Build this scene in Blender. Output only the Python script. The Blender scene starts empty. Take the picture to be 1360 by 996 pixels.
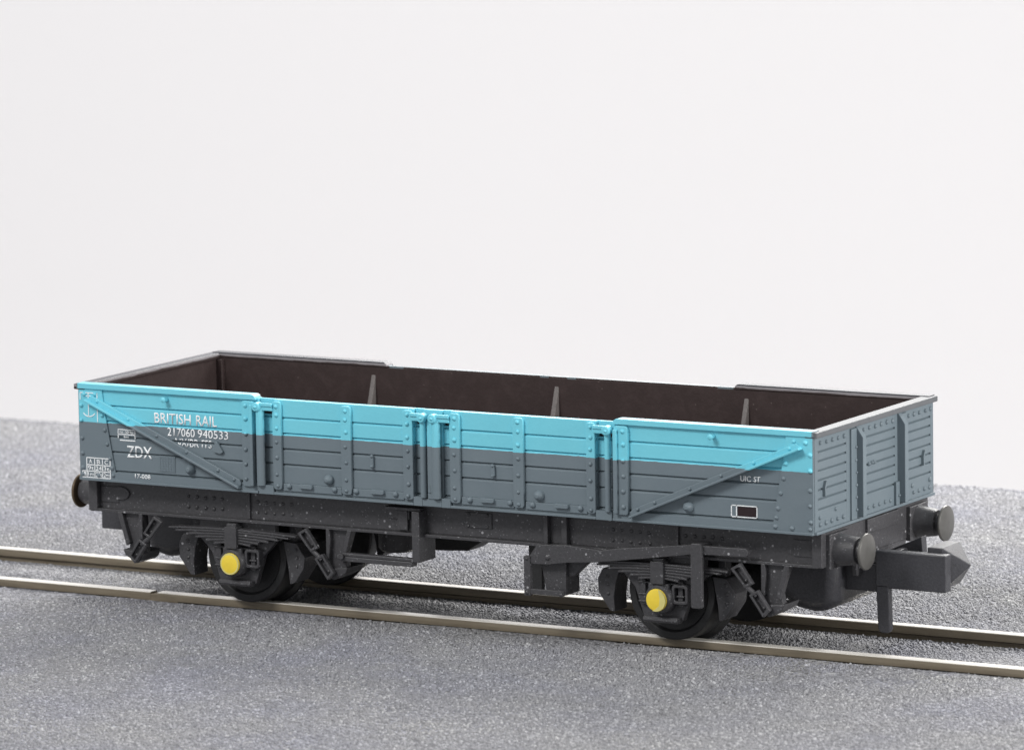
import bpy, bmesh, math, random
from mathutils import Vector, Matrix
random.seed(7)
C = bpy.context.scene.collection
SC = bpy.context.scene
SC.unit_settings.system = 'METRIC'
SC.unit_settings.scale_length = 0.01          # 1 unit = 1 cm: a small model wagon on its real size

# ------------------------------------------------------------------ helpers
class MB:
    """collects shapes into one mesh"""
    def __init__(self): self.bm = bmesh.new()
    def faces(self, vs, fs):
        v = [self.bm.verts.new(p) for p in vs]
        for f in fs:
            try: self.bm.faces.new([v[i] for i in f])
            except ValueError: pass
    def box(self, x0, x1, y0, y1, z0, z1):
        vs = [(x, y, z) for x in (x0, x1) for y in (y0, y1) for z in (z0, z1)]
        self.faces(vs, [(0,1,3,2),(4,6,7,5),(0,4,5,1),(2,3,7,6),(0,2,6,4),(1,5,7,3)])
        return self
    def prism(self, poly, axis, a, b):
        """poly: 2D points in the two other axes (order x,y,z), extruded along axis from a to b"""
        n = len(poly)
        def p(q, t):
            if axis == 'x': return (t, q[0], q[1])
            if axis == 'y': return (q[0], t, q[1])
            return (q[0], q[1], t)
        vs = [p(q, a) for q in poly] + [p(q, b) for q in poly]
        fs = [tuple(range(n)), tuple(range(2*n-1, n-1, -1))] + [(i, (i+1) % n, n+(i+1) % n, n+i) for i in range(n)]
        self.faces(vs, fs); return self
    def ring(self, outer, inner, axis, a, b):
        n = len(outer)
        def p(q, t):
            if axis == 'x': return (t, q[0], q[1])
            if axis == 'y': return (q[0], t, q[1])
            return (q[0], q[1], t)
        vs = [p(q, t) for t in (a, b) for L in (outer, inner) for q in L]
        fs = []
        for i in range(n):
            j = (i+1) % n
            fs += [(i, j, n+j, n+i), (2*n+i, 3*n+i, 3*n+j, 2*n+j), (i, 2*n+i, 2*n+j, j), (n+i, n+j, 3*n+j, 3*n+i)]
        self.faces(vs, fs); return self
    def lathe(self, prof, o, axis, seg=32, flip=1):
        """prof: (distance along axis, radius)"""
        rows = []
        for d, r in prof:
            row = []
            for k in range(seg):
                t = 2*math.pi*k/seg; c, s = r*math.cos(t), r*math.sin(t); d2 = d*flip
                if axis == 'x': q = (o[0]+d2, o[1]+c, o[2]+s)
                elif axis == 'y': q = (o[0]+c, o[1]+d2, o[2]+s)
                else: q = (o[0]+c, o[1]+s, o[2]+d2)
                row.append(self.bm.verts.new(q))
            rows.append(row)
        for a, b in zip(rows, rows[1:]):
            for k in range(seg): self.bm.faces.new((a[k], a[(k+1) % seg], b[(k+1) % seg], b[k]))
        self.bm.faces.new(rows[0]); self.bm.faces.new(rows[-1])
        return self
    def cyl(self, o, axis, r, l, seg=20, flip=1): return self.lathe([(0, r), (l, r)], o, axis, seg, flip)
    def rivet(self, p, axis, sgn, r=.0155, h=.014):
        r *= random.uniform(.88, 1.1); h *= random.uniform(.85, 1.1)
        p = (p[0]+random.uniform(-.003, .003)*(axis != 'x'), p[1]+random.uniform(-.003, .003)*(axis != 'y'), p[2]+random.uniform(-.003, .003))
        return self.lathe([(-.004, r), (h*.35, r*.93), (h*.75, r*.62), (h, r*.2)], p, axis, 10, sgn)
    def bar(self, p, q, r, seg=10):
        p, q = Vector(p), Vector(q); d = (q-p).normalized()
        u = d.orthogonal().normalized(); w = d.cross(u)
        a = [self.bm.verts.new(p+r*(math.cos(2*math.pi*k/seg)*u+math.sin(2*math.pi*k/seg)*w)) for k in range(seg)]
        b = [self.bm.verts.new(q+r*(math.cos(2*math.pi*k/seg)*u+math.sin(2*math.pi*k/seg)*w)) for k in range(seg)]
        for k in range(seg): self.bm.faces.new((a[k], a[(k+1) % seg], b[(k+1) % seg], b[k]))
        self.bm.faces.new(a); self.bm.faces.new(b); return self
    def build(self, name, mat, parent=None, bevel=.004, smooth=35, seg=2):
        bm = self.bm
        bmesh.ops.recalc_face_normals(bm, faces=bm.faces)
        xs = [v.co for v in bm.verts]
        c = Vector([(min(v[i] for v in xs)+max(v[i] for v in xs))/2 for i in range(3)])
        for v in bm.verts: v.co -= c
        me = bpy.data.meshes.new(name); bm.to_mesh(me); bm.free()
        me.materials.append(mat)
        o = bpy.data.objects.new(name, me); C.objects.link(o)
        if smooth:
            me.polygons.foreach_set('use_smooth', [True]*len(me.polygons))
            me.set_sharp_from_angle(angle=math.radians(smooth))
        if bevel:
            b = o.modifiers.new('Bevel', 'BEVEL'); b.width = bevel; b.segments = seg; b.limit_method = 'ANGLE'
            b.angle_limit = math.radians(40); b.harden_normals = True
        if parent is not None:
            o.parent = parent
            pw = parent_world(parent)
            o.location = c-pw
        else: o.location = c
        o['wpos'] = list(c)
        return o
def parent_world(o):
    return Vector(o['wpos'])
def tag(o, label=None, cat=None, group=None, kind=None):
    if label: o['label'] = label
    if cat: o['category'] = cat
    if group: o['group'] = group
    if kind: o['kind'] = kind
    return o
def rrect(x0, x1, z0, z1, r, n=4):
    pts = []
    for cx, cz, a0 in ((x1-r, z1-r, 0), (x0+r, z1-r, 90), (x0+r, z0+r, 180), (x1-r, z0+r, 270)):
        for k in range(n+1):
            a = math.radians(a0+90*k/n); pts.append((cx+r*math.cos(a), cz+r*math.sin(a)))
    return pts

# ------------------------------------------------------------------ materials
def mat(name):
    m = bpy.data.materials.new(name); m.use_nodes = True
    return m, m.node_tree, m.node_tree.nodes['Principled BSDF']
def N(nt, t, **kw):
    n = nt.nodes.new(t)
    for k, v in kw.items(): setattr(n, k, v)
    return n
def math_(nt, op, a, b=None, c=None):
    n = N(nt, 'ShaderNodeMath', operation=op)
    for i, v in enumerate((a, b, c)):
        if v is None: continue
        if isinstance(v, (int, float)): n.inputs[i].default_value = v
        else: nt.links.new(v, n.inputs[i])
    return n.outputs[0]
def mix(nt, fac, a, b, blend='MIX'):
    n = N(nt, 'ShaderNodeMix', data_type='RGBA', blend_type=blend)
    for sock, v in ((n.inputs[0], fac), (n.inputs[6], a), (n.inputs[7], b)):
        if isinstance(v, (int, float)): sock.default_value = v
        elif isinstance(v, tuple): sock.default_value = (*v, 1)
        else: nt.links.new(v, sock)
    return n.outputs[2]
def noise(nt, co, scale, detail=2, rough=.5, dist=0):
    n = N(nt, 'ShaderNodeTexNoise'); n.inputs['Scale'].default_value = scale
    n.inputs['Detail'].default_value = detail; n.inputs['Roughness'].default_value = rough
    n.inputs['Distortion'].default_value = dist
    nt.links.new(co, n.inputs['Vector']); return n.outputs['Fac']
def ramp(nt, fac, stops):
    n = N(nt, 'ShaderNodeValToRGB'); e = n.color_ramp.elements
    e[0].position, e[0].color = stops[0][0], (*stops[0][1], 1)
    e[1].position, e[1].color = stops[-1][0], (*stops[-1][1], 1)
    for p, c in stops[1:-1]:
        k = e.new(p); k.color = (*c, 1)
    nt.links.new(fac, n.inputs[0]); return n.outputs[0]
def bump(nt, bsdf, h, strength, dist=.01):
    b = N(nt, 'ShaderNodeBump'); b.inputs['Strength'].default_value = strength; b.inputs['Distance'].default_value = dist
    nt.links.new(h, b.inputs['Height']); nt.links.new(b.outputs[0], bsdf.inputs['Normal'])

BLUE = (.135, .47, .60); BROWN = (.036, .026, .027)
def paint_material():
    m, nt, b = mat('wagon_paint')
    g = N(nt, 'ShaderNodeNewGeometry'); P = g.outputs['Position']
    s = N(nt, 'ShaderNodeSeparateXYZ'); nt.links.new(P, s.inputs[0])
    x, y, z = s.outputs
    ax = math_(nt, 'ABSOLUTE', x)
    wob = math_(nt, 'MULTIPLY', math_(nt, 'SUBTRACT', noise(nt, P, 14, 3), .5), .010)
    blue = math_(nt, 'MULTIPLY', math_(nt, 'GREATER_THAN', math_(nt, 'ADD', z, wob), 1.1555),
                 math_(nt, 'MAXIMUM', math_(nt, 'LESS_THAN', y, -.79), math_(nt, 'GREATER_THAN', y, .8565)))
    blue = math_(nt, 'MULTIPLY', blue, math_(nt, 'LESS_THAN', ax, 2.662))
    ins = math_(nt, 'MULTIPLY', math_(nt, 'LESS_THAN', ax, 2.628), math_(nt, 'LESS_THAN', math_(nt, 'ABSOLUTE', y), .787))
    ins = math_(nt, 'MULTIPLY', ins, math_(nt, 'LESS_THAN', math_(nt, 'ADD', z, wob), 1.3945))
    var = noise(nt, P, 5, 4, .6)
    grey = mix(nt, var, (.128, .163, .188), (.156, .192, .214))
    blu = mix(nt, var, (.150, .53, .65), (.182, .59, .70))
    col = mix(nt, blue, grey, blu)
    scr = noise(nt, P, 9, 6, .7, .3)
    brown = mix(nt, ramp(nt, scr, [(.45, (0, 0, 0)), (.8, (1, 1, 1))]), (.036, .024, .023), (.055, .038, .037))
    sp = N(nt, 'ShaderNodeTexVoronoi'); sp.inputs['Scale'].default_value = 9; nt.links.new(P, sp.inputs['Vector'])
    speck = math_(nt, 'MULTIPLY', math_(nt, 'LESS_THAN', sp.outputs['Distance'], .045), .3)
    brown = mix(nt, speck, brown, (.22, .18, .17))
    col = mix(nt, ins, col, brown)
    # thin edge wear and tiny chips
    chip = math_(nt, 'GREATER_THAN', noise(nt, P, 22, 5, .65), .735)
    col = mix(nt, math_(nt, 'MULTIPLY', chip, .25), col, (.30, .31, .32))
    nt.links.new(col, b.inputs['Base Color'])
    b.inputs['Roughness'].default_value = .47
    b.inputs['Specular IOR Level'].default_value = .38
    bump(nt, b, noise(nt, P, 45, 3, .6), .10, .012)
    return m
def black_material(name='black_plastic', base=(.053, .052, .056), rough=.37, specks=True):
    m, nt, b = mat(name)
    P = N(nt, 'ShaderNodeNewGeometry').outputs['Position']
    v = noise(nt, P, 60, 5, .75)
    d = tuple(c*.75 for c in base); l = tuple(min(1, c*1.35) for c in base)
    col = ramp(nt, v, [(.3, d), (.5, base), (.75, l)])
    if specks:
        vo = N(nt, 'ShaderNodeTexVoronoi'); vo.inputs['Scale'].default_value = 16; vo.inputs['Randomness'].default_value = 1
        nt.links.new(P, vo.inputs['Vector'])
        clump = ramp(nt, noise(nt, P, 3.2, 2), [(.42, (0, 0, 0)), (.62, (1, 1, 1))])
        k = math_(nt, 'MULTIPLY', math_(nt, 'LESS_THAN', vo.outputs['Distance'], .13), clump)
        vb = N(nt, 'ShaderNodeTexVoronoi'); vb.inputs['Scale'].default_value = 46
        nt.links.new(P, vb.inputs['Vector'])
        k2 = math_(nt, 'MULTIPLY', math_(nt, 'LESS_THAN', vb.outputs['Distance'], .2), math_(nt, 'GREATER_THAN', noise(nt, P, 11, 2), .5))
        col = mix(nt, math_(nt, 'MULTIPLY', k2, .36), col, (.30, .30, .32))
        col = mix(nt, math_(nt, 'MULTIPLY', k, .6), col, (.5, .5, .52))
    nt.links.new(col, b.inputs['Base Color'])
    b.inputs['Roughness'].default_value = rough
    b.inputs['Specular IOR Level'].default_value = .45
    bump(nt, b, v, .22, .012)
    return m
def simple(name, col, rough=.5, spec=.4, metal=0, var=.12, scale=12, bmp=.1):
    m, nt, b = mat(name)
    P = N(nt, 'ShaderNodeNewGeometry').outputs['Position']
    v = noise(nt, P, scale, 5, .65)
    nt.links.new(mix(nt, v, tuple(c*(1-var) for c in col), tuple(min(1, c*(1+var)) for c in col)), b.inputs['Base Color'])
    b.inputs['Roughness'].default_value = rough; b.inputs['Specular IOR Level'].default_value = spec
    b.inputs['Metallic'].default_value = metal
    if bmp: bump(nt, b, v, bmp, .01)
    return m
def ground_material():
    m, nt, b = mat('fine_grey_ballast')
    P = N(nt, 'ShaderNodeNewGeometry').outputs['Position']
    vo = N(nt, 'ShaderNodeTexVoronoi'); vo.inputs['Scale'].default_value = 38; nt.links.new(P, vo.inputs['Vector'])
    cell = N(nt, 'ShaderNodeSeparateColor'); nt.links.new(vo.outputs['Color'], cell.inputs[0])
    fine = noise(nt, P, 30, 4, .7)
    f = math_(nt, 'ADD', math_(nt, 'MULTIPLY', cell.outputs[0], .55), math_(nt, 'MULTIPLY', fine, .75))
    f = math_(nt, 'SUBTRACT', f, .15)
    col = ramp(nt, f, [(.12, (.065, .065, .070)), (.38, (.165, .165, .178)), (.62, (.255, .255, .270)), (.9, (.48, .48, .495))])
    big = noise(nt, P, .55, 4, .6)
    tint = ramp(nt, big, [(.35, (.93, .94, 1.03)), (.5, (.98, .98, .985)), (.68, (1.06, 1.05, .99))])
    col = mix(nt, 1.0, col, tint, 'MULTIPLY')
    nt.links.new(col, b.inputs['Base Color'])
    b.inputs['Roughness'].default_value = .75; b.inputs['Specular IOR Level'].default_value = .35
    h = math_(nt, 'ADD', math_(nt, 'MULTIPLY', vo.outputs['Distance'], -.9), math_(nt, 'MULTIPLY', fine, .8))
    bump(nt, b, h, .75, .016)
    return m
def rail_material():
    m, nt, b = mat('nickel_silver_rail')
    g = N(nt, 'ShaderNodeNewGeometry'); P = g.outputs['Position']
    s = N(nt, 'ShaderNodeSeparateXYZ'); nt.links.new(P, s.inputs[0])
    st = N(nt, 'ShaderNodeMapping'); st.inputs['Scale'].default_value = (.6, 8, 8); nt.links.new(P, st.inputs[0])
    v = noise(nt, st.outputs[0], 3, 5, .65)
    tarn = ramp(nt, v, [(.3, (.105, .084, .056)), (.55, (.158, .130, .090)), (.8, (.215, .182, .132))])
    brt = mix(nt, v, (.80, .76, .69), (.90, .87, .81))
    top = math_(nt, 'GREATER_THAN', s.outputs[2], -.0045)
    nt.links.new(mix(nt, top, tarn, brt), b.inputs['Base Color'])
    nt.links.new(math_(nt, 'MULTIPLY', top, .35), b.inputs['Metallic'])
    nt.links.new(math_(nt, 'ADD', math_(nt, 'MULTIPLY', top, -.3), .52), b.inputs['Roughness'])
    bump(nt, b, v, .15, .01)
    return m

def rim_material():
    m, nt, b = mat('dark_topped_rim')
    P = N(nt, 'ShaderNodeNewGeometry').outputs['Position']
    s = N(nt, 'ShaderNodeSeparateXYZ'); nt.links.new(P, s.inputs[0])
    wob = math_(nt, 'MULTIPLY', math_(nt, 'SUBTRACT', noise(nt, P, 7, 4), .5), .016)
    z = math_(nt, 'ADD', s.outputs[2], wob)
    v = noise(nt, P, 16, 4, .65)
    col = mix(nt, math_(nt, 'GREATER_THAN', z, 1.3845), (.042, .030, .029), mix(nt, v, (.20, .19, .20), (.33, .315, .33)))
    top = math_(nt, 'GREATER_THAN', s.outputs[2], 1.3985)
    col = mix(nt, top, col, mix(nt, v, (.045, .046, .055), (.085, .085, .098)))
    nt.links.new(col, b.inputs['Base Color']); b.inputs['Roughness'].default_value = .5
    b.inputs['Specular IOR Level'].default_value = .3
    bump(nt, b, v, .15, .01)
    return m
RIM = rim_material()
ENDRIM = simple('grey_end_rim', (.125, .130, .138), .55, .25, 0, .15, 10, .1)
PAINT = paint_material()
BLACK = black_material()
DARK = black_material('dark_wheel_plastic', (.017, .017, .018), .5, False)
COUPL = black_material('coupling_plastic', (.044, .044, .050), .36, False)
RIB = simple('scuffed_rib', (.125, .112, .108), .55, .4, 0, .35, 40, .3)
YELLOW = simple('yellow_axlebox_paint', (.80, .60, .055), .5, .4, 0, .14, 16, .2)
PALEYEL = simple('pale_yellow_axlebox_paint', (.62, .56, .20), .5, .4, 0, .14, 16, .2)
WHITE = simple('white_transfer', (.88, .90, .91), .5, .3, 0, .08, 60, 0)
MAROON = simple('dark_transfer', (.022, .012, .014), .5, .3, 0, .2, 20, 0)
BUFFER = simple('worn_buffer_metal', (.12, .117, .110), .38, .5, .4, .35, 14, .15)
BUFBROWN = simple('brown_buffer_metal', (.12, .085, .05), .35, .5, .5, .3, 8, .1)
GROUND = ground_material(); RAIL = rail_material()
WALL = simple('white_backdrop_paper', (.885, .868, .872), .9, .1, 0, .004, .2, 0)

# ------------------------------------------------------------------ the wagon
wagon = bpy.data.objects.new('goods_wagon', None); C.objects.link(wagon); wagon['wpos'] = [0, 0, 0]
wagon.empty_display_size = .5
tag(wagon, 'small open goods wagon in blue and grey with black underframe standing on the rails', 'wagon')

HX, ZB = 2.67, .772
G = [.842, .968, 1.068, 1.168, 1.268]
def plank_profile(v_out, v_in, z0, z1, grooves, s, w=.009, d=.02):
    pts = [(v_in, z0), (v_out, z0)]
    for g in grooves:
        if z0+.01 < g < z1-.01: pts += [(v_out, g-.010), (v_out-d*.8, g-.001), (v_out-d, g+.0055), (v_out, g+.0055)]
    pts += [(v_out, z1), (v_in, z1)]
    return [(s*v, z) for v, z in pts]
def vb(m, s, x0, x1, v0, v1, z0, z1):
    y = sorted((s*v0, s*v1)); return m.box(x0, x1, y[0], y[1], z0, z1)
def vp(m, s, poly, v0, v1): return m.prism(poly, 'y', s*v0, s*v1)
def sx(k, a, b): return (a, b) if k > 0 else (-b, -a)

def side(s):
    near = s < 0
    # raised fixed panels at both ends
    for k in (-1, 1):
        a, b = sx(k, 1.285, 2.654)
        m = MB(); m.prism(plank_profile(.835, .785, ZB, 1.385, G, s), 'x', a, b)
        # bottom angle
        vb(m, s, *sx(k, 1.285, 2.667), .830, .846, ZB+.002, .835)
        vb(m, s, *sx(k, 1.290, 2.665), .840, .858, ZB+.0005, .789)
        if near:
            # big rope knob, small hook knob
            m.lathe([(-.005, .034), (.012, .034), (.03, .026), (.044, .012)], (k*1.81, s*.835, .892), 'y', 16, s)
            m.lathe([(-.005, .016), (.03, .014), (.042, .02), (.05, .008)], (k*1.985, s*.84, 1.338), 'y', 12, s)
        panel = m.build('side_panel', PAINT, wagon, .003)
        # capping
        m = MB(); vp(m, s, [(k*1.296, 1.374), (k*2.672, 1.374), (k*2.672, 1.408)]+[(k*(1.296+.034*(1-math.sin(a))), 1.374+.034*math.cos(a)) for a in (0, .4, .8, 1.2, 1.5)], .776, .858)
        cap = m.build('capping_rail', PAINT if near else RIM, panel, .005)
        # rounded end of the capping falling to the door
        # corner plate
        m = MB()
        vp(m, s, [(k*2.667, ZB+.004), (k*2.667, 1.374), (k*2.483, 1.374), (k*2.464, 1.237), (k*2.385, .80), (k*2.36, .779)], .834, .8475)
        for i, z in enumerate((1.205, 1.11, 1.02, .925, .865, .815)):
            m.rivet((k*(2.482-(1.205-z)*.19), s*.8475, z), 'y', s)
        for z in (1.265, 1.165, 1.05, .95, .855, .81) if near else (): m.rivet((k*2.643, s*.8475, z), 'y', s)
        m.rivet((k*2.52, s*.8475, .808), 'y', s); m.rivet((k*2.535, s*.8475, 1.34), 'y', s)
        m.build('corner_plate', PAINT, panel, .004)
        # diagonal brace: flat with a flange along its lower edge
        m = MB()
        p, q = Vector((k*2.585, 1.325)), Vector((k*1.415, .828))
        d = (q-p).normalized(); n = Vector((-d.y, d.x)); n = n if n.y > 0 else -n
        def pt(t, o): r = p+d*t+n*o; return (r.x, r.y)
        L = (q-p).length
        vp(m, s, [pt(0, -.024), pt(.02, .018), pt(L-.02, .018), pt(L, .0), pt(L, -.03)], .836, .861)
        vp(m, s, [pt(.0, -.030), pt(.0, -.014), pt(L+.0, -.014), pt(L+.01, -.030)], .838, .898)
        for t in (.08, .34, .58, .82, 1.08, L-.06): m.rivet((pt(t, .002)[0], s*.861, pt(t, .002)[1]), 'y', s, .0125, .011)
        m.rivet((k*2.615, s*.8475, 1.338), 'y', s, .018, .018)
        m.build('diagonal_brace', PAINT, panel, .005)
        # riveted post beside the door
        m = MB()
        vp(m, s, rrect(*sx(k, 1.308, 1.402), .812, 1.366, .018), .834, .862)
        vb(m, s, *sx(k, 1.308, 1.335), .86, .882, .82, 1.345)
        for z in (1.335, 1.25, 1.15, 1.055, .96, .865): m.rivet((k*1.37, s*.862, z), 'y', s, .016, .014)
        m.build('door_post', PAINT, panel, .006)
        if near and k < 0:
            m = MB()
            vp(m, s, [(-1.612, 1.088), (-1.594, 1.085), (-1.552, 1.022), (-1.572, 1.008), (-1.628, 1.018), (-1.632, 1.03)], .834, .856)
            m.build('bracket', PAINT, panel, .004)
            m = MB()
            vb(m, s, -2.055, -1.93, .834, .8385, .862, .968)
            for i in range(6):
                vb(m, s, -2.05+i*.021, -2.044+i*.021, .838, .8405, .868, .962)
                vb(m, s, -2.05, -1.935, .838, .8402, .87+i*.016, .8755+i*.016)
            m.build('label_clip', PAINT, panel, .002)
    # two drop doors
    for k in (-1, 1):
        a, b = sx(k, .135, 1.172)
        m = MB(); m.prism(plank_profile(.835, .785, ZB, 1.383, G, s), 'x', a, b)
        vb(m, s, *sx(k, .21, .585), .832, .845, .80, .848)
        vb(m, s, *sx(k, .67, 1.105), .832, .845, .80, .848)
        vb(m, s, a, b, .840, .857, ZB+.0005, .789)
        for c in ((.40, .10), (.93, .10)): vp(m, s, rrect(*sx(k, c[0]-c[1]/2, c[0]+c[1]/2), .826, .853, .010), .84, .868)
        for c in (.27, .56, .72, 1.06): m.lathe([(-.005, .020), (.012, .018), (.022, .008)], (k*c, s*.843, .832), 'y', 12, s)
        if near:
            m.lathe([(-.005, .034), (.012, .034), (.03, .026), (.042, .012)], (k*.765, s*.835, .893), 'y', 16, s)
            vp(m, s, [(k*.43, 1.065), (k*.45, 1.065), (k*.455, .995), (k*.428, .995)], .834, .853)
            m.rivet((k*.44, s*.85, 1.062), 'y', s, .012, .012); m.rivet((k*.44, s*.85, .998), 'y', s, .012, .012)
        door = m.build('drop_door', PAINT, wagon, .003)
        for x0, x1 in ((.133, .207), (.588, .664), (1.108, 1.173)):
            m = MB(); vp(m, s, rrect(*sx(k, x0, x1), .806, 1.374, .02), .834, .858)
            for z in (1.345, 1.285, 1.205, 1.115, 1.015, .905, .83): m.rivet((k*(x0+x1)/2, s*.858, z), 'y', s, .0145, .013)
            m.build('door_strap', PAINT, door, .006)
        # recessed boards beside the door and the latch gear in front of them
        for (g0, g1, wide) in ((.0705, .134, True), (1.173, 1.284, False)):
            left_of_door = (k > 0) == (g0 < 1)
            m = MB(); m.prism(plank_profile(.812, .785, ZB, 1.283, G, s), 'x', *sx(k, g0, g1))
            vb(m, s, *sx(k, g0, g1), .787, .813, 1.345, 1.383)
            vb(m, s, *sx(k, g0, g1), .80, .856, ZB+.0007, .83)
            vb(m, s, *sx(k, g0, g1), .7855, .7865, 1.25, 1.36)
            m.build('door_gap_board', PAINT, door, .003)
            tx = (.045 if g0 < 1 else 1.262)*k
            r = .028 if left_of_door else .020
            if g0 < 1 and k < 0: tx = -.056
            if g0 < 1 and k > 0: tx = .039
            m = MB()
            m.cyl((tx, s*.858, .826), 'z', r, .515, 18)
            ex = (.14 if g0 < 1 else 1.165)*k
            lo, hi = sorted((tx, ex))
            vb(m, s, lo, hi, .842, .872, 1.312, 1.352)
            vb(m, s, lo, hi, .862, .880, 1.340, 1.362)
            m.lathe([(0, .030), (.05, .030), (.056, .024)], (tx-(.012 if left_of_door else -.004), s*.842, 1.335), 'y', 16, s)
            m.rivet((tx-(.012 if left_of_door else -.004), s*.897, 1.335), 'y', s, .012, .012)
            m.build('door_latch', PAINT, door, .004)
    # centre post between the doors
    m = MB()
    vb(m, s, -.0695, .0695, .785, .826, ZB, 1.3825)
    vp(m, s, [(-.026, .82), (.018, .82), (.018, 1.33), (.0, 1.36), (-.026, 1.31)], .825, .862)
    vb(m, s, -.0695, .0695, .82, .857, ZB+.0005, .82)
    m.prism([(-.012, .92), (.0, .86), (-.022, .86)], 'y', s*.86, s*.868)
    m.build('centre_post', PAINT, wagon, .005)
    m = MB(); vb(m, s, -2.622, 2.622, .774, .7857, .78, 1.371)
    m.build('inner_lining', PAINT, wagon, 0)
    # gusset ribs inside the body
    for x in (-1.40, -.005, 1.385):
        m = MB(); poly = [(s*.786, 1.325), (s*.776, 1.325), (s*.60, .80), (s*.786, .80)]
        m.prism(poly, 'x', x-.016, x+.016)
        m.build('inside_rib', RIB, wagon, .006)
side(-1); side(1)

def end(k):
    GE = [.924, .986, 1.043, 1.102, 1.160, 1.219, 1.275]
    pts = [(k*2.622, ZB), (k*2.668, ZB)]
    for g in GE: pts += [(k*2.668, g-.009), (k*2.654, g-.001), (k*2.652, g+.005), (k*2.668, g+.005)]
    pts += [(k*2.668, 1.385), (k*2.622, 1.385)]
    m = MB(); m.prism(pts, 'y', -.832, .832)
    # flat margins where the boards stop
    for y0, y1 in ((-.834, -.79), (.80, .834), (-.40, -.20), (.285, .48)): m.box(*sx(k, 2.655, 2.6695), y0, y1, ZB+.002, 1.37)
    m.box(*sx(k, 2.66, 2.684), -.832, .832, ZB+.001, .792)
    for y0, n in ((-.755, 5), (-.157, 6), (.476, 5)):
        for i in range(n): m.rivet((k*2.668, k*(y0+i*.0815), 1.325), 'x', k, .0155, .015)
    for y0, n in ((-.768, 5), (-.10, 5), (.545, 4)):
        for i in range(n): m.rivet((k*2.668, k*(y0+i*.079), .832), 'x', k, .0155, .014)
    for y, z in ((-.77, .868), (-.553, .893), (.53, .879), (.784, .876)): m.rivet((k*2.668, k*y, z), 'x', k, .0155, .014)
    for y, z in ((-.72, 1.04), (.67, 1.03)):      # hooked lamp irons
        m.prism([(k*(y+.012), z+.05), (k*(y+.024), z+.05), (k*(y+.006), z+.005), (k*(y+.008), z-.045), (k*(y-.006), z-.045), (k*(y-.008), z+.01)], 'x', k*2.66, k*2.688)
    for y in (-.09, -.05, -.02): m.rivet((k*2.668, k*y, 1.105), 'x', k, .014, .018)
    w = m.build('end_wall', PAINT, wagon, .003)
    m = MB(); m.box(*sx(k, 2.612, 2.697), -.853, .853, 1.366, 1.402)
    m.build('capping_rail', ENDRIM if k > 0 else RIM, w, .006)
    for y0, y1, strip in ((-.277, -.230, (-.353, -.277)), (.318, .364, (.364, .43))):
        m = MB()
        ys = sorted((k*y0, k*y1))
        m.prism([(k*2.66, ZB+.03), (k*2.724, ZB+.03), (k*2.724, 1.295), (k*2.676, 1.366), (k*2.66, 1.366)], 'y', ys[0], ys[1])
        ys = sorted((k*strip[0], k*strip[1]))
        m.box(*sx(k, 2.66, 2.683), ys[0], ys[1], ZB+.02, 1.355)
        for z in (1.237, 1.158, 1.082, 1.001, .926, .85): m.rivet((k*2.683, k*(strip[0]*.2+strip[1]*.8 if strip[0] < 0 else strip[0]*.6+strip[1]*.4), z), 'x', k, .011, .010)
        if strip[0] > 0:
            ys = sorted((k*.268, k*.318)); m.box(*sx(k, 2.66, 2.686), ys[0], ys[1], ZB+.02, .938)
            m.rivet((k*2.686, k*.30, .848), 'x', k, .012, .012)
        m.build('end_stanchion', PAINT, w, .005)
end(1); end(-1)
m = MB(); m.box(-2.63, 2.63, -.79, .79, .774, .80)
m.build('floor', PAINT, wagon, 0)
for x in (-2.60, 2.60):
    for y in (-.765, .765):
        m = MB(); m.box(x-.024, x+.024, y-.024, y+.024, .80, 1.365); m.build('inside_corner_angle', PAINT, wagon, .006)

# ------------------------------------------------------------------ lettering on the near side
def text_part(txt, x0, x1, z0, z1, parent, v=.8352, bold=0.0, cuts=()):
    cu = bpy.data.curves.new('lettering', 'FONT'); cu.body = txt; cu.size = 1; cu.offset = bold; cu.resolution_u = 3
    ob = bpy.data.objects.new('tmp', cu); C.objects.link(ob)
    dg = bpy.context.evaluated_depsgraph_get(); dg.update()
    me = bpy.data.meshes.new_from_object(ob.evaluated_get(dg))
    bpy.data.objects.remove(ob)
    bm = bmesh.new(); bm.from_mesh(me); bpy.data.meshes.remove(me)
    xs = [q.co.x for q in bm.verts]; ys = [q.co.y for q in bm.verts]
    ax, bx, ay, by = min(xs), max(xs), min(ys), max(ys)
    for q in bm.verts:
        q.co = Vector((x0+(q.co.x-ax)/(bx-ax)*(x1-x0), -v-.0012, z0+(q.co.y-ay)/(by-ay)*(z1-z0)))
    for lo, hi in cuts:
        for zz in (lo, hi): bmesh.ops.bisect_plane(bm, geom=bm.verts[:]+bm.edges[:]+bm.faces[:], plane_co=(0, 0, zz), plane_no=(0, 0, 1))
        dead = [f for f in bm.faces if lo < f.calc_center_median().z < hi]
        bmesh.ops.delete(bm, geom=dead, context='FACES')
    g = bmesh.ops.extrude_face_region(bm, geom=bm.faces[:])
    for e in g['geom']:
        if isinstance(e, bmesh.types.BMVert): e.co.y -= .0014
    m = MB(); m.bm.free(); m.bm = bm
    return m.build('lettering', WHITE, parent, 0, 0)
def strokes(rects, parent, name, material=WHITE, v=.8352, th=.0026):
    m = MB()
    for x0, x1, z0, z1 in rects: m.box(x0, x1, -v-th, -v-.0008, z0, z1)
    return m.build(name, material, parent, 0, 0)
panels = [o for o in wagon.children if o.name.startswith('side_panel') and o['wpos'][1] < 0]
PL = min(panels, key=lambda o: o['wpos'][0]); PR = max(panels, key=lambda o: o['wpos'][0])
text_part('BRITISH', -2.083, -1.803, 1.179, 1.247, PL, bold=.006)
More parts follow.
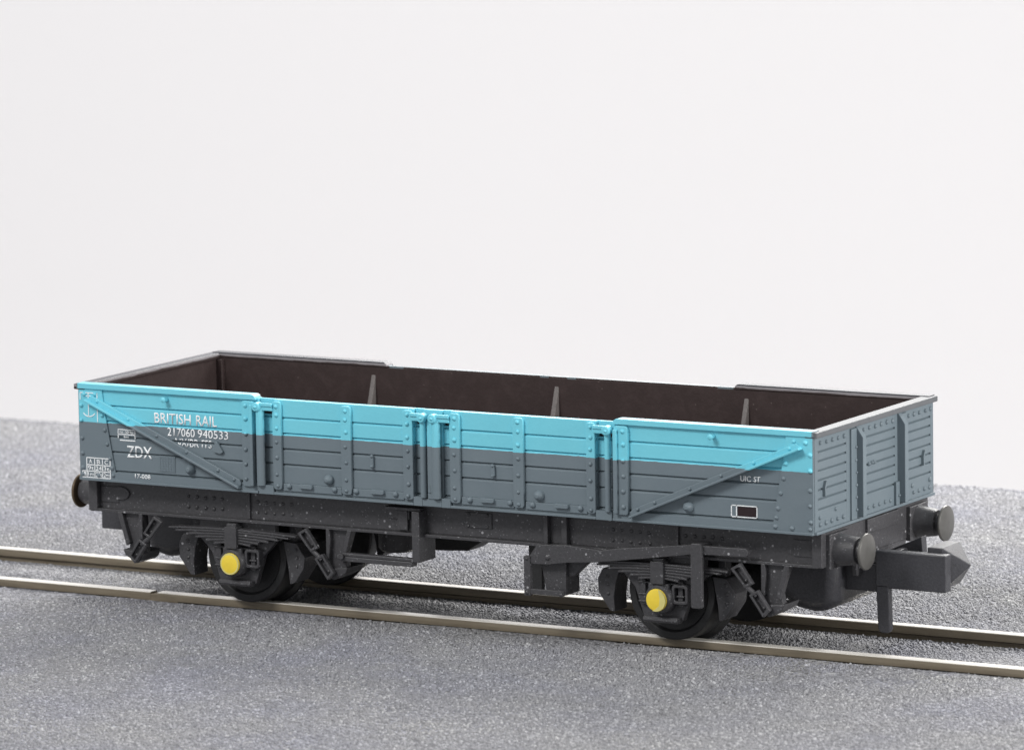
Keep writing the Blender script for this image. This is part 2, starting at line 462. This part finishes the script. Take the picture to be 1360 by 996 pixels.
text_part('RAIL', -1.762, -1.604, 1.179, 1.247, PL, bold=.006)
text_part('217060', -1.985, -1.775, 1.100, 1.155, PL, bold=.004)
text_part('940533', -1.752, -1.520, 1.100, 1.155, PL, bold=.004)
text_part('NX/BR', -1.925, -1.745, 1.036, 1.089, PL, bold=.006, cuts=((1.060, 1.0755),))
text_part('FFS', -1.722, -1.648, 1.036, 1.089, PL, bold=.006, cuts=((1.060, 1.0755),))
text_part('ZDX', -2.303, -2.108, .940, 1.017, PL, bold=.012, cuts=((.963, .973),))
text_part('17-008', -2.237, -2.118, .808, .838, PL, v=.8465, bold=.01)
t = .0055
strokes([(-2.370, -2.234, 1.117, 1.117+t), (-2.370, -2.370+t, 1.063, 1.12), (-2.234-t, -2.234, 1.063, 1.12), (-2.37, -2.234, 1.086, 1.086+t), (-2.355, -2.235, 1.047, 1.047+t*1.2)], PL, 'lettering_frame')
text_part('no 10Mts', -2.355, -2.248, 1.094, 1.114, PL, bold=.01)
text_part('6m', -2.325, -2.285, 1.066, 1.082, PL, bold=.01)
v2 = .8478
xs = [-2.611, -2.549, -2.488, -2.428]; zs = [.922, .876, .834, .793]
rects = [(x-t/2, x+t/2, .793, .922) for x in xs]+[(xs[0], xs[-1], z-t/2, z+t/2) for z in zs]
rects += [(-2.645, xs[0], .834-t/2, .834+t/2), (-2.645, xs[0], .793-t/2, .793+t/2), (-2.645-t/2, -2.645+t/2, .793, .834)]
strokes(rects, PL, 'lettering_frame', v=v2)
for row, (z0, z1) in zip((('A', 'B', 'C'), ('9t', '24', '3t'), ('1m', '20s', '2m')), ((.884, .912), (.841, .869), (.800, .828))):
    for i, ch in enumerate(row):
        w = .026 if len(ch) == 1 else .046
        cx = (xs[i]+xs[i+1])/2
        text_part(ch, cx-w/2, cx+w/2, z0, z1, PL, v=v2, bold=.004)
text_part('1', -2.632, -2.622, .80, .828, PL, v=v2, bold=.01)
# anchor mark in its frame
an = [(-2.652, -2.516, 1.345, 1.345+t), (-2.652, -2.652+t, 1.300, 1.35), (-2.520, -2.520+t, 1.16, 1.35), (-2.586-t/2, -2.586+t/2, 1.194, 1.345), (-2.610, -2.560, 1.325, 1.325+t)]
m = MB()
for r in an: m.box(r[0], r[1], -v2-.0026, -v2-.0008, r[2], r[3])
arc = [(-2.582+.052*math.cos(a), 1.232+.042*math.sin(a)) for a in [math.radians(205+i*13) for i in range(11)]]
arc2 = [(-2.582+.046*math.cos(a), 1.232+.036*math.sin(a)) for a in [math.radians(205+i*13) for i in range(11)]]
m.prism(arc+arc2[::-1], 'y', -v2-.0026, -v2-.0008)
m.build('anchor_mark', WHITE, PL, 0, 0)
text_part('UIC', 2.167, 2.238, 1.073, 1.108, PR, bold=.008)
text_part('ST', 2.258, 2.302, 1.073, 1.108, PR, bold=.008)
strokes([(2.101, 2.281, .9195, .9195+t), (2.101, 2.281, .850, .850+t), (2.101, 2.101+t, .850, .925), (2.281-t, 2.281, .850, .925), (2.136, 2.136+t, .850, .925)], PR, 'lettering_frame')
strokes([(2.146, 2.273, .858, .917)], PR, 'data_panel', MAROON, th=.0022)

# ------------------------------------------------------------------ underframe
def solebar(s):
    m = MB()
    vb(m, s, -2.636, 2.636, .675, .705, .556, ZB-.002)
    vb(m, s, -2.636, 2.636, .690, .750, .553, .572)
    vb(m, s, -2.636, 2.636, .690, .735, .752, ZB-.003)
    for k in (-1, 1):
        vb(m, s, *sx(k, 2.604, 2.638), .69, .752, .554, .765)
        vb(m, s, *sx(k, 2.46, 2.60), .70, .712, .612, .716)
    vb(m, s, -1.445, 1.657, .70, .7085, .574, .75)
    for x in (-1.452, 1.664): vb(m, s, x-.011, x+.011, .70, .724, .573, .752)
    for k, x0s in ((-1, (-1.92, -1.39)), (1, (1.21, 1.715))):
        for x0 in x0s:
            for z in (.688, .622):
                for i in range(5): m.rivet((x0+i*.064, s*.7075, z), 'y', s, .013, .010)
    if s < 0:
        vp(m, s, [(-2.45+.075*math.cos(a*.3927), .676+.045*math.sin(a*.3927)) for a in range(16)], .70, .718)
        vb(m, s, .158, .349, .70, .7175, .632, .73)
        for x, z in ((.185, .715), (.32, .715), (.185, .645), (.32, .645)): m.rivet((x, s*.7175, z), 'y', s, .010, .008)
        for x0, x1 in ((.738, .768), (.866, .904)): vb(m, s, x0, x1, .69, .749, .565, .762)
        vb(m, s, -.40, -.245, .70, .728, .655, .735); vb(m, s, -.40, -.14, .71, .775, .718, .738); vb(m, s, -.33, -.255, .72, .735, .585, .71)
    return m.build('solebar', BLACK, wagon, .005)
solebar(-1); solebar(1)
m = MB(); m.box(-2.63, 2.63, -.70, .70, .70, .773)
for x in (-2.2, -.9, .9, 2.2): m.box(x-.04, x+.04, -.68, .68, .58, .71)
for y in (-.28, .28): m.box(-2.6, 2.6, y-.03, y+.03, .60, .71)
m.build('underframe', BLACK, wagon, .004)

def headstock(k):
    m = MB()
    m.box(*sx(k, 2.63, 2.672), -.752, .752, .556, .768)
    m.prism([(-.46 if k < 0 else -.28, .557), (.46, .557), (.34, .43), (-.34 if k < 0 else -.26, .43)], 'x', k*2.635, k*2.668)
    m.box(*sx(k, 2.668, 2.69), -.15, .30, .68, .766)
    for y in (-.565, .565): m.box(*sx(k, 2.668, 2.70), y-.13, y+.13, .54, .755)
    h = m.build('headstock', BLACK, wagon, .005)
    for y in (-.565, .565):
        m = MB()
        m.lathe([(0, .105), (.03, .098), (.12, .086), (.135, .08), (.137, .055), (.20, .055)], (k*2.695, y, .647), 'x', 28, k)
        bfr = m.build('buffer', BLACK, wagon, .003)
        m = MB()
        m.lathe([(.0, .05), (.004, .110), (.012, .114), (.022, .110), (.030, .085), (.035, .045), (.037, .01)], (k*(2.868 if k > 0 else 2.838), y, .647), 'x', 36, k)
        hd = m.build('buffer_head', BUFFER if k > 0 else BUFBROWN, bfr, .002)
        tag(hd, 'worn grey metal buffer head' if k > 0 else 'brown tarnished buffer head')
headstock(1); headstock(-1)

# running gear
def rot(p, c, a): return p
def axle(cx, n_links=True):
    w = MB(); w.cyl((cx, -.70, .305), 'y', .045, 1.40, 16)
    ws = w.build('wheelset', DARK, wagon, .003)
    for s in (-1, 1):
        m = MB()
        m.lathe([(.36, .10), (.37, .345), (.385, .352), (.40, .345), (.415, .315), (.58, .303), (.59, .295), (.592, .255), (.57, .24), (.565, .10), (.59, .08)], (cx, 0, .305), 'y', 56, s)
        m.build('wheel', DARK, ws, .003)
    for s in (-1, 1):
        m = MB()
        vp(m, s, [(cx-.29, .62), (cx-.29, .43), (cx-.20, .34), (cx-.135, .15), (cx+.135, .15), (cx+.20, .34), (cx+.29, .43), (cx+.29, .62)], .655, .700)
        vb(m, s, cx-.125, cx+.125, .69, .735, .135, .172)
        m.bar((cx-.12, s*.735, .154), (cx+.12, s*.735, .154), .020)
        for o in (-.13, .13):
            vb(m, s, cx+o-.018, cx+o+.018, .69, .726, .24, .40)
        for z in (.255, .30, .375): vb(m, s, cx-.16, cx+.16, .69, .735, z, z+.012)
        guard = m.build('axle_guard', BLACK, wagon, .005)
        m = MB()
        m.lathe([(0, .098), (.06, .096), (.085, .086), (.09, .08)], (cx, s*.70, .290), 'y', 28, s)
        vb(m, s, cx-.07, cx+.07, .69, .77, .345, .385)
        m.ring(rrect(cx+.085, cx+.195, .262, .382, .02), rrect(cx+.103, cx+.177, .28, .364, .012), 'y', s*.69, s*.755)
        ab = m.build('axlebox', BLACK, guard, .004)
        m = MB()
        m.lathe([(0, .070), (.010, .0705), (.016, .066), (.020, .05)], (cx, s*.788, .2865), 'y', 30, s)
        cov = m.build('axlebox_cover', YELLOW, guard, .002)
        if s < 0:
            m = MB()
            if cx > 0: m.prism([(cx+.069*math.cos(a), .2865+.069*math.sin(a)) for a in [-1.9+i*.29 for i in range(12)]]+[(cx+.022, .345), (cx+.030, .30), (cx+.026, .255), (cx+.0, .232)], 'y', -.79, -.8105)
            else: m.ring([(cx+.069*math.cos(i*.2618), .2865+.069*math.sin(i*.2618)) for i in range(24)], [(cx+.057*math.cos(i*.2618), .2865+.057*math.sin(i*.2618)) for i in range(24)], 'y', -.80, -.8055)
            tag(m.build('axlebox_cover_edge', PALEYEL, guard, 0), 'paler yellow edge of the axlebox cover')
        # leaf spring
        m = MB()
        for i, (h, z) in enumerate(((.485, .503), (.43, .488), (.35, .471), (.28, .454), (.20, .437), (.14, .420))):
            top = [(cx+h*t, z+.008-.014*t*t) for t in (-1, -.66, -.33, 0, .33, .66, 1)]
            bot = [(x, zz-.0125) for x, zz in top]
            vp(m, s, top+bot[::-1], .715, .772)
        vp(m, s, [(cx-.44, .499), (cx-.13, .412), (cx+.13, .412), (cx+.44, .499)], .69, .764)
        vp(m, s, rrect(cx-.045, cx+.045, .385, .525, .008), .71, .79)
        vb(m, s, cx-.035, cx+.035, .70, .775, .52, .545)
        m.build('leaf_spring', BLACK, guard, .003)
    # shackle links, hanger brackets and brake blocks on each side of the wheel
    for s in (-1, 1):
        for k in (-1, 1):
            if s < 0 and cx > 0 and k < 0: 
                pass
            else:
                m = MB()
                for quad in (((.515, .522), (.580, .560), (.668, .437), (.615, .405)), ((.640, .366), (.700, .402), (.784, .280), (.735, .234))):
                    q = [(cx+k*a, b) for a, b in quad]
                    c = Vector((sum(p[0] for p in q)/4, sum(p[1] for p in q)/4))
                    ax1 = (Vector(q[3])+Vector(q[2])-Vector(q[0])-Vector(q[1])).normalized()
                    inn = []
                    for p in q:
                        d = Vector(p)-c; along = d.dot(ax1)*.76; perp = (d-ax1*d.dot(ax1))*.52
                        r = c+ax1*along+perp; inn.append((r.x, r.y))
                    m.ring(q, inn, 'y', s*.765, s*.80)
                    vp(m, s, inn, .74, .772)
                    m.rivet((c.x, s*.772, c.y+.02), 'y', s, .014, .012); m.rivet((c.x+k*.018, s*.772, c.y-.03), 'y', s, .012, .010)
                m.bar((cx+k*.62, s*.782, .415), (cx+k*.69, s*.782, .36), .016)
                m.build('spring_shackle', BLACK, wagon, .005)
                m = MB()
                vp(m, s, [(cx+k*.715, .565), (cx+k*.885, .565), (cx+k*.82, .38), (cx+k*.835, .30), (cx+k*.755, .235), (cx+k*.70, .30), (cx+k*.70, .40)], .66, .715)
                vp(m, s, [(cx+k*.70, .56), (cx+k*.725, .56), (cx+k*.735, .50), (cx+k*.722, .36), (cx+k*.70, .36)], .70, .752)
                vp(m, s, [(cx+k*.86, .56), (cx+k*.895, .56), (cx+k*.83, .34), (cx+k*.80, .36)], .70, .752)
                vp(m, s, [(cx+k*.70, .30), (cx+k*.86, .315), (cx+k*.84, .275), (cx+k*.75, .228), (cx+k*.715, .25)], .54, .748)
                vb(m, s, *sorted((cx+k*.66, cx+k*.92)), .69, .74, .550, .562)
                m.build('spring_hanger', BLACK, wagon, .006)
            m = MB()
            poly = [(.345, .430), (.47, .425), (.505, .36), (.50, .27), (.42, .16), (.385, .155), (.39, .25), (.375, .34)]
            if k > 0: poly = [(.30, .43), (.40, .42), (.46, .33), (.45, .26), (.385, .165), (.345, .15), (.335, .25)]
            vp(m, s, [(cx+k*a, b) for a, b in poly], .46, .625)
            vp(m, s, [(cx+k*(poly[0][0]+.02), .42), (cx+k*(poly[0][0]+.07), .42), (cx+k*(poly[0][0]+.07), .58), (cx+k*(poly[0][0]+.02), .58)], .50, .58)
            for i in range(3): m.rivet((cx+k*(.43 if k < 0 else .40), s*.625, .38-i*.055), 'y', s, .012, .010)
            m.build('brake_block', BLACK, wagon, .006)
axle(-1.5555); axle(1.5555)

# step hanger on the left of the middle
m = MB()
m.box(-.186, -.130, -.802, -.60, .396, .57); m.box(-.186, -.130, -.802, -.705, .565, .722)
m.box(-.715, -.186, -.80, -.735, .365, .397)
m.box(-.715, -.186, -.79, -.745, .396, .418)
m.bar((-.73, -.79, .40), (-.70, -.83, .40), .022)
m.build('step_hanger', BLACK, wagon, .006)
# brake lever with its guard
m = MB()
m.box(.637, .680, -.826, -.79, .252, .502); m.box(.676, .915, -.822, -.792, .264, .296)
m.prism([(.722, .57), (.722, .44), (.757, .27), (.897, .257), (.897, .575)], 'y', -.752, -.70)
m.box(.845, .8975, -.749, -.58, .2585, .57)
m.prism([(.880, .375), (.880, .55), (1.07, .55), (1.045, .48), (.93, .375)], 'y', -.72, -.66)
for x, z in ((.658, .485), (.658, .272), (.90, .275)): m.rivet((x, -.826, z), 'y', -1, .014, .008)
m.build('lever_guard', BLACK, wagon, .005)
m = MB(); m.box(.545, .64, -.60, -.56, .245, .57)
m.build('brake_hanger', DARK, wagon, .005)
m = MB()
m.prism([(.672, .452), (.672, .503), (.725, .575), (.93, .588), (1.18, .572), (1.30, .594), (1.86, .657), (1.86, .598), (1.29, .514), (1.1, .49), (.94, .477), (.80, .455)], 'y', -.815, -.775)
m.prism([(1.84, .597), (1.84, .652), (2.18, .656)]+[(2.18+.026*math.sin(a), .629+.027*math.cos(a)) for a in (.4, .9, 1.4, 1.9, 2.4, 2.8)]+[(2.17, .602)], 'y', -.822, -.785)
m.rivet((.80, -.815, .505), 'y', -1, .022, .012)
m.build('brake_lever', BLACK, wagon, .006)
m = MB()
m.prism(rrect(1.822, 1.898, .265, .668, .014), 'y', -.848, -.815)
m.box(1.825, 1.895, -.82, -.70, .60, .66)
m.build('lever_guide', BLACK, wagon, .005)
# brake gear seen through the middle of the frame
m = MB(); m.lathe([(0, .10), (.02, .13), (.20, .13), (.24, .09)], (-.78, .02, .30), 'z', 24)
m.build('brake_cylinder', BLACK, wagon, .006)
m = MB(); m.prism([(-.76, .60), (-.755, .34), (-.735, .285), (-.69, .255), (-.45, .268), (-.36, .325), (-.30, .36), (-.30, .60)], 'y', .34, .56)
m.build('air_reservoir', DARK, wagon, .01)

# couplings
def pocket(k):
    m = MB()
    prof = [(k*x, z) for x, z in ((2.02, .60), (2.05, .42), (2.14, .28), (2.26, .205), (2.38, .185), (2.50, .20), (2.56, .27), (2.57, .60))]
    m.prism(prof, 'y', -.32, .42) if k > 0 else m.prism(prof, 'y', -.30, .30)
    o = m.build('coupling_pocket', COUPL, wagon, .11, 45, 5)
    m = MB(); m.box(*sx(k, 2.45, 2.82 if k > 0 else 2.95), -.20, .20, .33, .50)
    m.build('coupling_shank', COUPL, o, .008)
pocket(1); pocket(-1)
m = MB()
m.box(2.785, 3.262, -.25, -.17, .366, .598)
m.box(2.785, 2.83, -.24, .20, .40, .56)
m.prism([(2.787, .39), (2.875, .39), (2.882, .11), (2.868, .088), (2.815, .088), (2.80, .11)], 'y', -.25, -.195)
cp = m.build('coupling', COUPL, wagon, .010)
m = MB()
vs = [(3.10, -.17, .37), (3.10, .09, .37), (3.10, .09, .628), (3.10, -.17, .628), (3.205, -.17, .37), (3.20, .09, .37), (3.20, .09, .628), (3.20, -.17, .628), (3.345, -.06, .517)]
m.faces(vs, [(0, 1, 2, 3), (0, 3, 7, 4), (1, 5, 6, 2), (0, 4, 5, 1), (3, 2, 6, 7), (4, 7, 8), (7, 6, 8), (6, 5, 8), (5, 4, 8)])
m.build('coupling_nose', COUPL, cp, .006)
m = MB(); m.prism([(2.68, .527), (2.925, .634), (2.937, .45), (2.68, .45)], 'y', .12, .19)
m.box(2.72, 2.82, -.18, .19, .44, .50)
m.build('coupling_hook', COUPL, cp, .005)

# ------------------------------------------------------------------ track
track = bpy.data.objects.new('railway_track', None); C.objects.link(track); track['wpos'] = [0, 0, 0]
tag(track, 'pair of tarnished nickel silver model rails set in fine grey ballast under the wagon', 'track')
def rail(y, x0, x1):
    pr = [(-.075, -.20), (-.075, -.185), (-.022, -.172), (-.018, -.062), (-.040, -.050), (-.041, -.012), (-.038, -.003), (-.034, 0), (.034, 0), (.038, -.003), (.041, -.012), (.040, -.050), (.018, -.062), (.022, -.172), (.075, -.185), (.075, -.20)]
    m = MB(); m.prism([(y+a, b) for a, b in pr], 'x', x0, x1)
    return m.build('rail', RAIL, track, 0, 30)
rail(.49, -24, 14); rail(-.49, -24, -2.355)
r2 = rail(-.49, -2.300, 14)
m = MB(); m.box(-2.52, -2.14, -.529, -.452, -.17, -.012)
m.build('rail_joiner', RAIL, r2, .004)

# ------------------------------------------------------------------ ground and backdrop
def ground():
    ys = [-18, -9, -5, -3, -2, -1.3, -.9, -.70, -.58, -.52, -.44, -.38, -.2, 0, .2, .38, .44, .53, .60, .75, 1.2, 2, 3.5, 5, 5.80, 5.93, 5.98, 6.0, 6.0]
    zs = [-.060]*8+[-.056, -.058, -.092, -.086, -.084, -.086, -.084, -.088, -.094, -.075, -.066]+[-.062]*5+[-.064, -.075, -.10, -.14, -1.0]
    xs = [-26+40*i/160 for i in range(161)]
    m = MB(); g = []
    for x in xs:
        g.append([m.bm.verts.new((x, y, z+(random.uniform(-.006, .006) if abs(y) < 1 else 0))) for y, z in zip(ys, zs)])
    for a, b in zip(g, g[1:]):
        for i in range(len(ys)-1): m.bm.faces.new((a[i], b[i], b[i+1], a[i+1]))
    o = m.build('ground', GROUND, None, 0, 60)
    return tag(o, kind='structure')
ground()

# loose ballast grains lying on the board: one scatter of small stones
def ballast():
    import numpy as np
    rg = np.random.default_rng(11)
    quad = np.array([(-9.6, 5.86), (2.6, 5.86), (6.6, -2.6), (5.2, -4.6), (-1.6, -6.2), (-3.2, -4.6)])
    n = int(4300*16.2*12.1)
    p = np.column_stack([rg.uniform(-9.6, 6.6, n), rg.uniform(-6.2, 5.86, n)])
    keep = np.ones(n, bool)
    for a, b in zip(quad, np.roll(quad, -1, 0)): keep &= ((b[0]-a[0])*(p[:, 1]-a[1])-(b[1]-a[1])*(p[:, 0]-a[0])) < 0
    ay = np.abs(p[:, 1]); keep &= (ay < .432) | (ay > .548)
    p = p[keep]; n = len(p); ay = np.abs(p[:, 1])
    z0 = np.where(ay < .5, -.086, -.061)
    rad = rg.uniform(.0068, .0128, n)*(1+.35*(rg.random(n) > .93)); h = rad*rg.uniform(.45, 1.1, n)
    K = 4
    ang = rg.uniform(0, 6.283, n)[:, None]+np.arange(K)[None]*(2*np.pi/K)+rg.uniform(-.35, .35, (n, K))
    rr = rad[:, None]*rg.uniform(.75, 1.2, (n, K))
    v = np.zeros((n, 2*K+1, 3), np.float32)
    v[:, :K, 0] = p[:, :1]+rr*np.cos(ang); v[:, :K, 1] = p[:, 1:]+rr*np.sin(ang); v[:, :K, 2] = (z0-.012)[:, None]
    lx, ly = rg.normal(0, .25, n)*rad, rg.normal(0, .25, n)*rad
    v[:, K:2*K, 0] = p[:, :1]+lx[:, None]+rr*.72*np.cos(ang+.2); v[:, K:2*K, 1] = p[:, 1:]+ly[:, None]+rr*.72*np.sin(ang+.2)
    v[:, K:2*K, 2] = (z0+h*.62)[:, None]+rg.uniform(-.25, .25, (n, K))*h[:, None]
    v[:, 2*K, 0] = p[:, 0]+lx*1.3; v[:, 2*K, 1] = p[:, 1]+ly*1.3; v[:, 2*K, 2] = z0+h
    t = []
    for i in range(K):
        j = (i+1) % K
        t += [(i, j, K+j), (i, K+j, K+i), (K+i, K+j, 2*K)]
    tri = (np.array(t)[None]+(np.arange(n)*(2*K+1))[:, None, None]).reshape(-1, 3)
    me = bpy.data.meshes.new('ballast')
    me.vertices.add(n*(2*K+1)); me.vertices.foreach_set('co', v.ravel())
    me.loops.add(tri.size); me.loops.foreach_set('vertex_index', tri.ravel().astype(np.int32))
    me.polygons.add(len(tri)); me.polygons.foreach_set('loop_start', np.arange(0, tri.size, 3, dtype=np.int32))
    me.update(calc_edges=True)
    tone = rg.beta(2.2, 2.6, n)
    tone = np.where(rg.random(n) < .07, rg.uniform(.9, 1.25, n), tone)
    at = me.attributes.new('tone', 'FLOAT', 'POINT')
    at.data.foreach_set('value', np.repeat(tone, 2*K+1).astype(np.float32))
    m, nt, b = mat('ballast_grain')
    A = N(nt, 'ShaderNodeAttribute'); A.attribute_name = 'tone'
    P = N(nt, 'ShaderNodeNewGeometry').outputs['Position']
    col = ramp(nt, A.outputs['Fac'], [(0, (.155, .155, .166)), (.35, (.205, .205, .217)), (.7, (.256, .256, .269)), (1, (.40, .40, .415))])
    big = noise(nt, P, .8, 4, .6)
    col = mix(nt, 1.0, col, ramp(nt, big, [(.35, (.91, .92, 1.0)), (.5, (.98, .98, .99)), (.68, (1.07, 1.065, 1.03))]), 'MULTIPLY')
    nt.links.new(col, b.inputs['Base Color'])
    b.inputs['Roughness'].default_value = .6; b.inputs['Specular IOR Level'].default_value = .4
    me.materials.append(m)
    o = bpy.data.objects.new('ballast', me); C.objects.link(o)
    tag(o, 'fine loose grey ballast grains spread over the board around the rails', 'ballast', kind='stuff')
ballast()
m = MB()
prof = [(27+6*math.cos(math.radians(a)), -3+6*math.sin(math.radians(a))) for a in range(-90, 1, 10)]
prof = [(7, -9)]+prof+[(33, 45)]
g = [[m.bm.verts.new((x, y, z)) for y, z in prof] for x in (-90, 70)]
for i in range(len(prof)-1): m.bm.faces.new((g[0][i], g[1][i], g[1][i+1], g[0][i+1]))
tag(m.build('backdrop', WALL, None, 0, 80), kind='structure')

for o in bpy.data.objects:
    if 'wpos' in o.keys(): del o['wpos']

# ------------------------------------------------------------------ light
W = bpy.data.worlds.new('World'); SC.world = W; W.use_nodes = True
W.node_tree.nodes['Background'].inputs[0].default_value = (.97, .985, 1.0, 1)
W.node_tree.nodes['Background'].inputs[1].default_value = .62
def area(name, loc, target, sx_, sy_, power, col=(1, 1, 1)):
    l = bpy.data.lights.new(name, 'AREA'); l.shape = 'RECTANGLE'; l.size = sx_; l.size_y = sy_; l.energy = power; l.color = col
    o = bpy.data.objects.new(name, l); C.objects.link(o); o.location = loc
    o.rotation_euler = (Vector(target)-Vector(loc)).to_track_quat('-Z', 'Y').to_euler()
    return o
area('softbox_lamp', (-1.5, 9.5, 8), (-1.5, 4.5, 0), 11, 5, 3000, (1, .985, .96))
area('side_lamp', (19, -1, 5), (2.7, 0, .9), 5, 5, 2900, (1, .99, .97))
area('fill_lamp', (-9, -25, 24), (0, 0, .8), 10, 8, 7800, (1, .99, .975))
area('backdrop_lamp', (-25, 12, 30), (-25, 33, 0), 26, 14, 2850, (1, .99, .985))

# ------------------------------------------------------------------ camera
cam = bpy.data.cameras.new('camera'); co = bpy.data.objects.new('camera', cam); C.objects.link(co)
co.location = (16.9035, -29.3741, 6.2388); co.rotation_euler = (1.4316892, .0165822, .5171944)
cam.sensor_width = 36; cam.sensor_fit = 'HORIZONTAL'; cam.lens = 7108.37*36/1360
cam.clip_start = .1; cam.clip_end = 500
cam.dof.use_dof = True; cam.dof.focus_distance = 33.6; cam.dof.aperture_fstop = 1.6
SC.camera = co
SC.view_settings.view_transform = 'Standard'; SC.view_settings.look = 'None'
SC.view_settings.exposure = 0; SC.view_settings.gamma = 1
SC.render.engine = 'CYCLES'
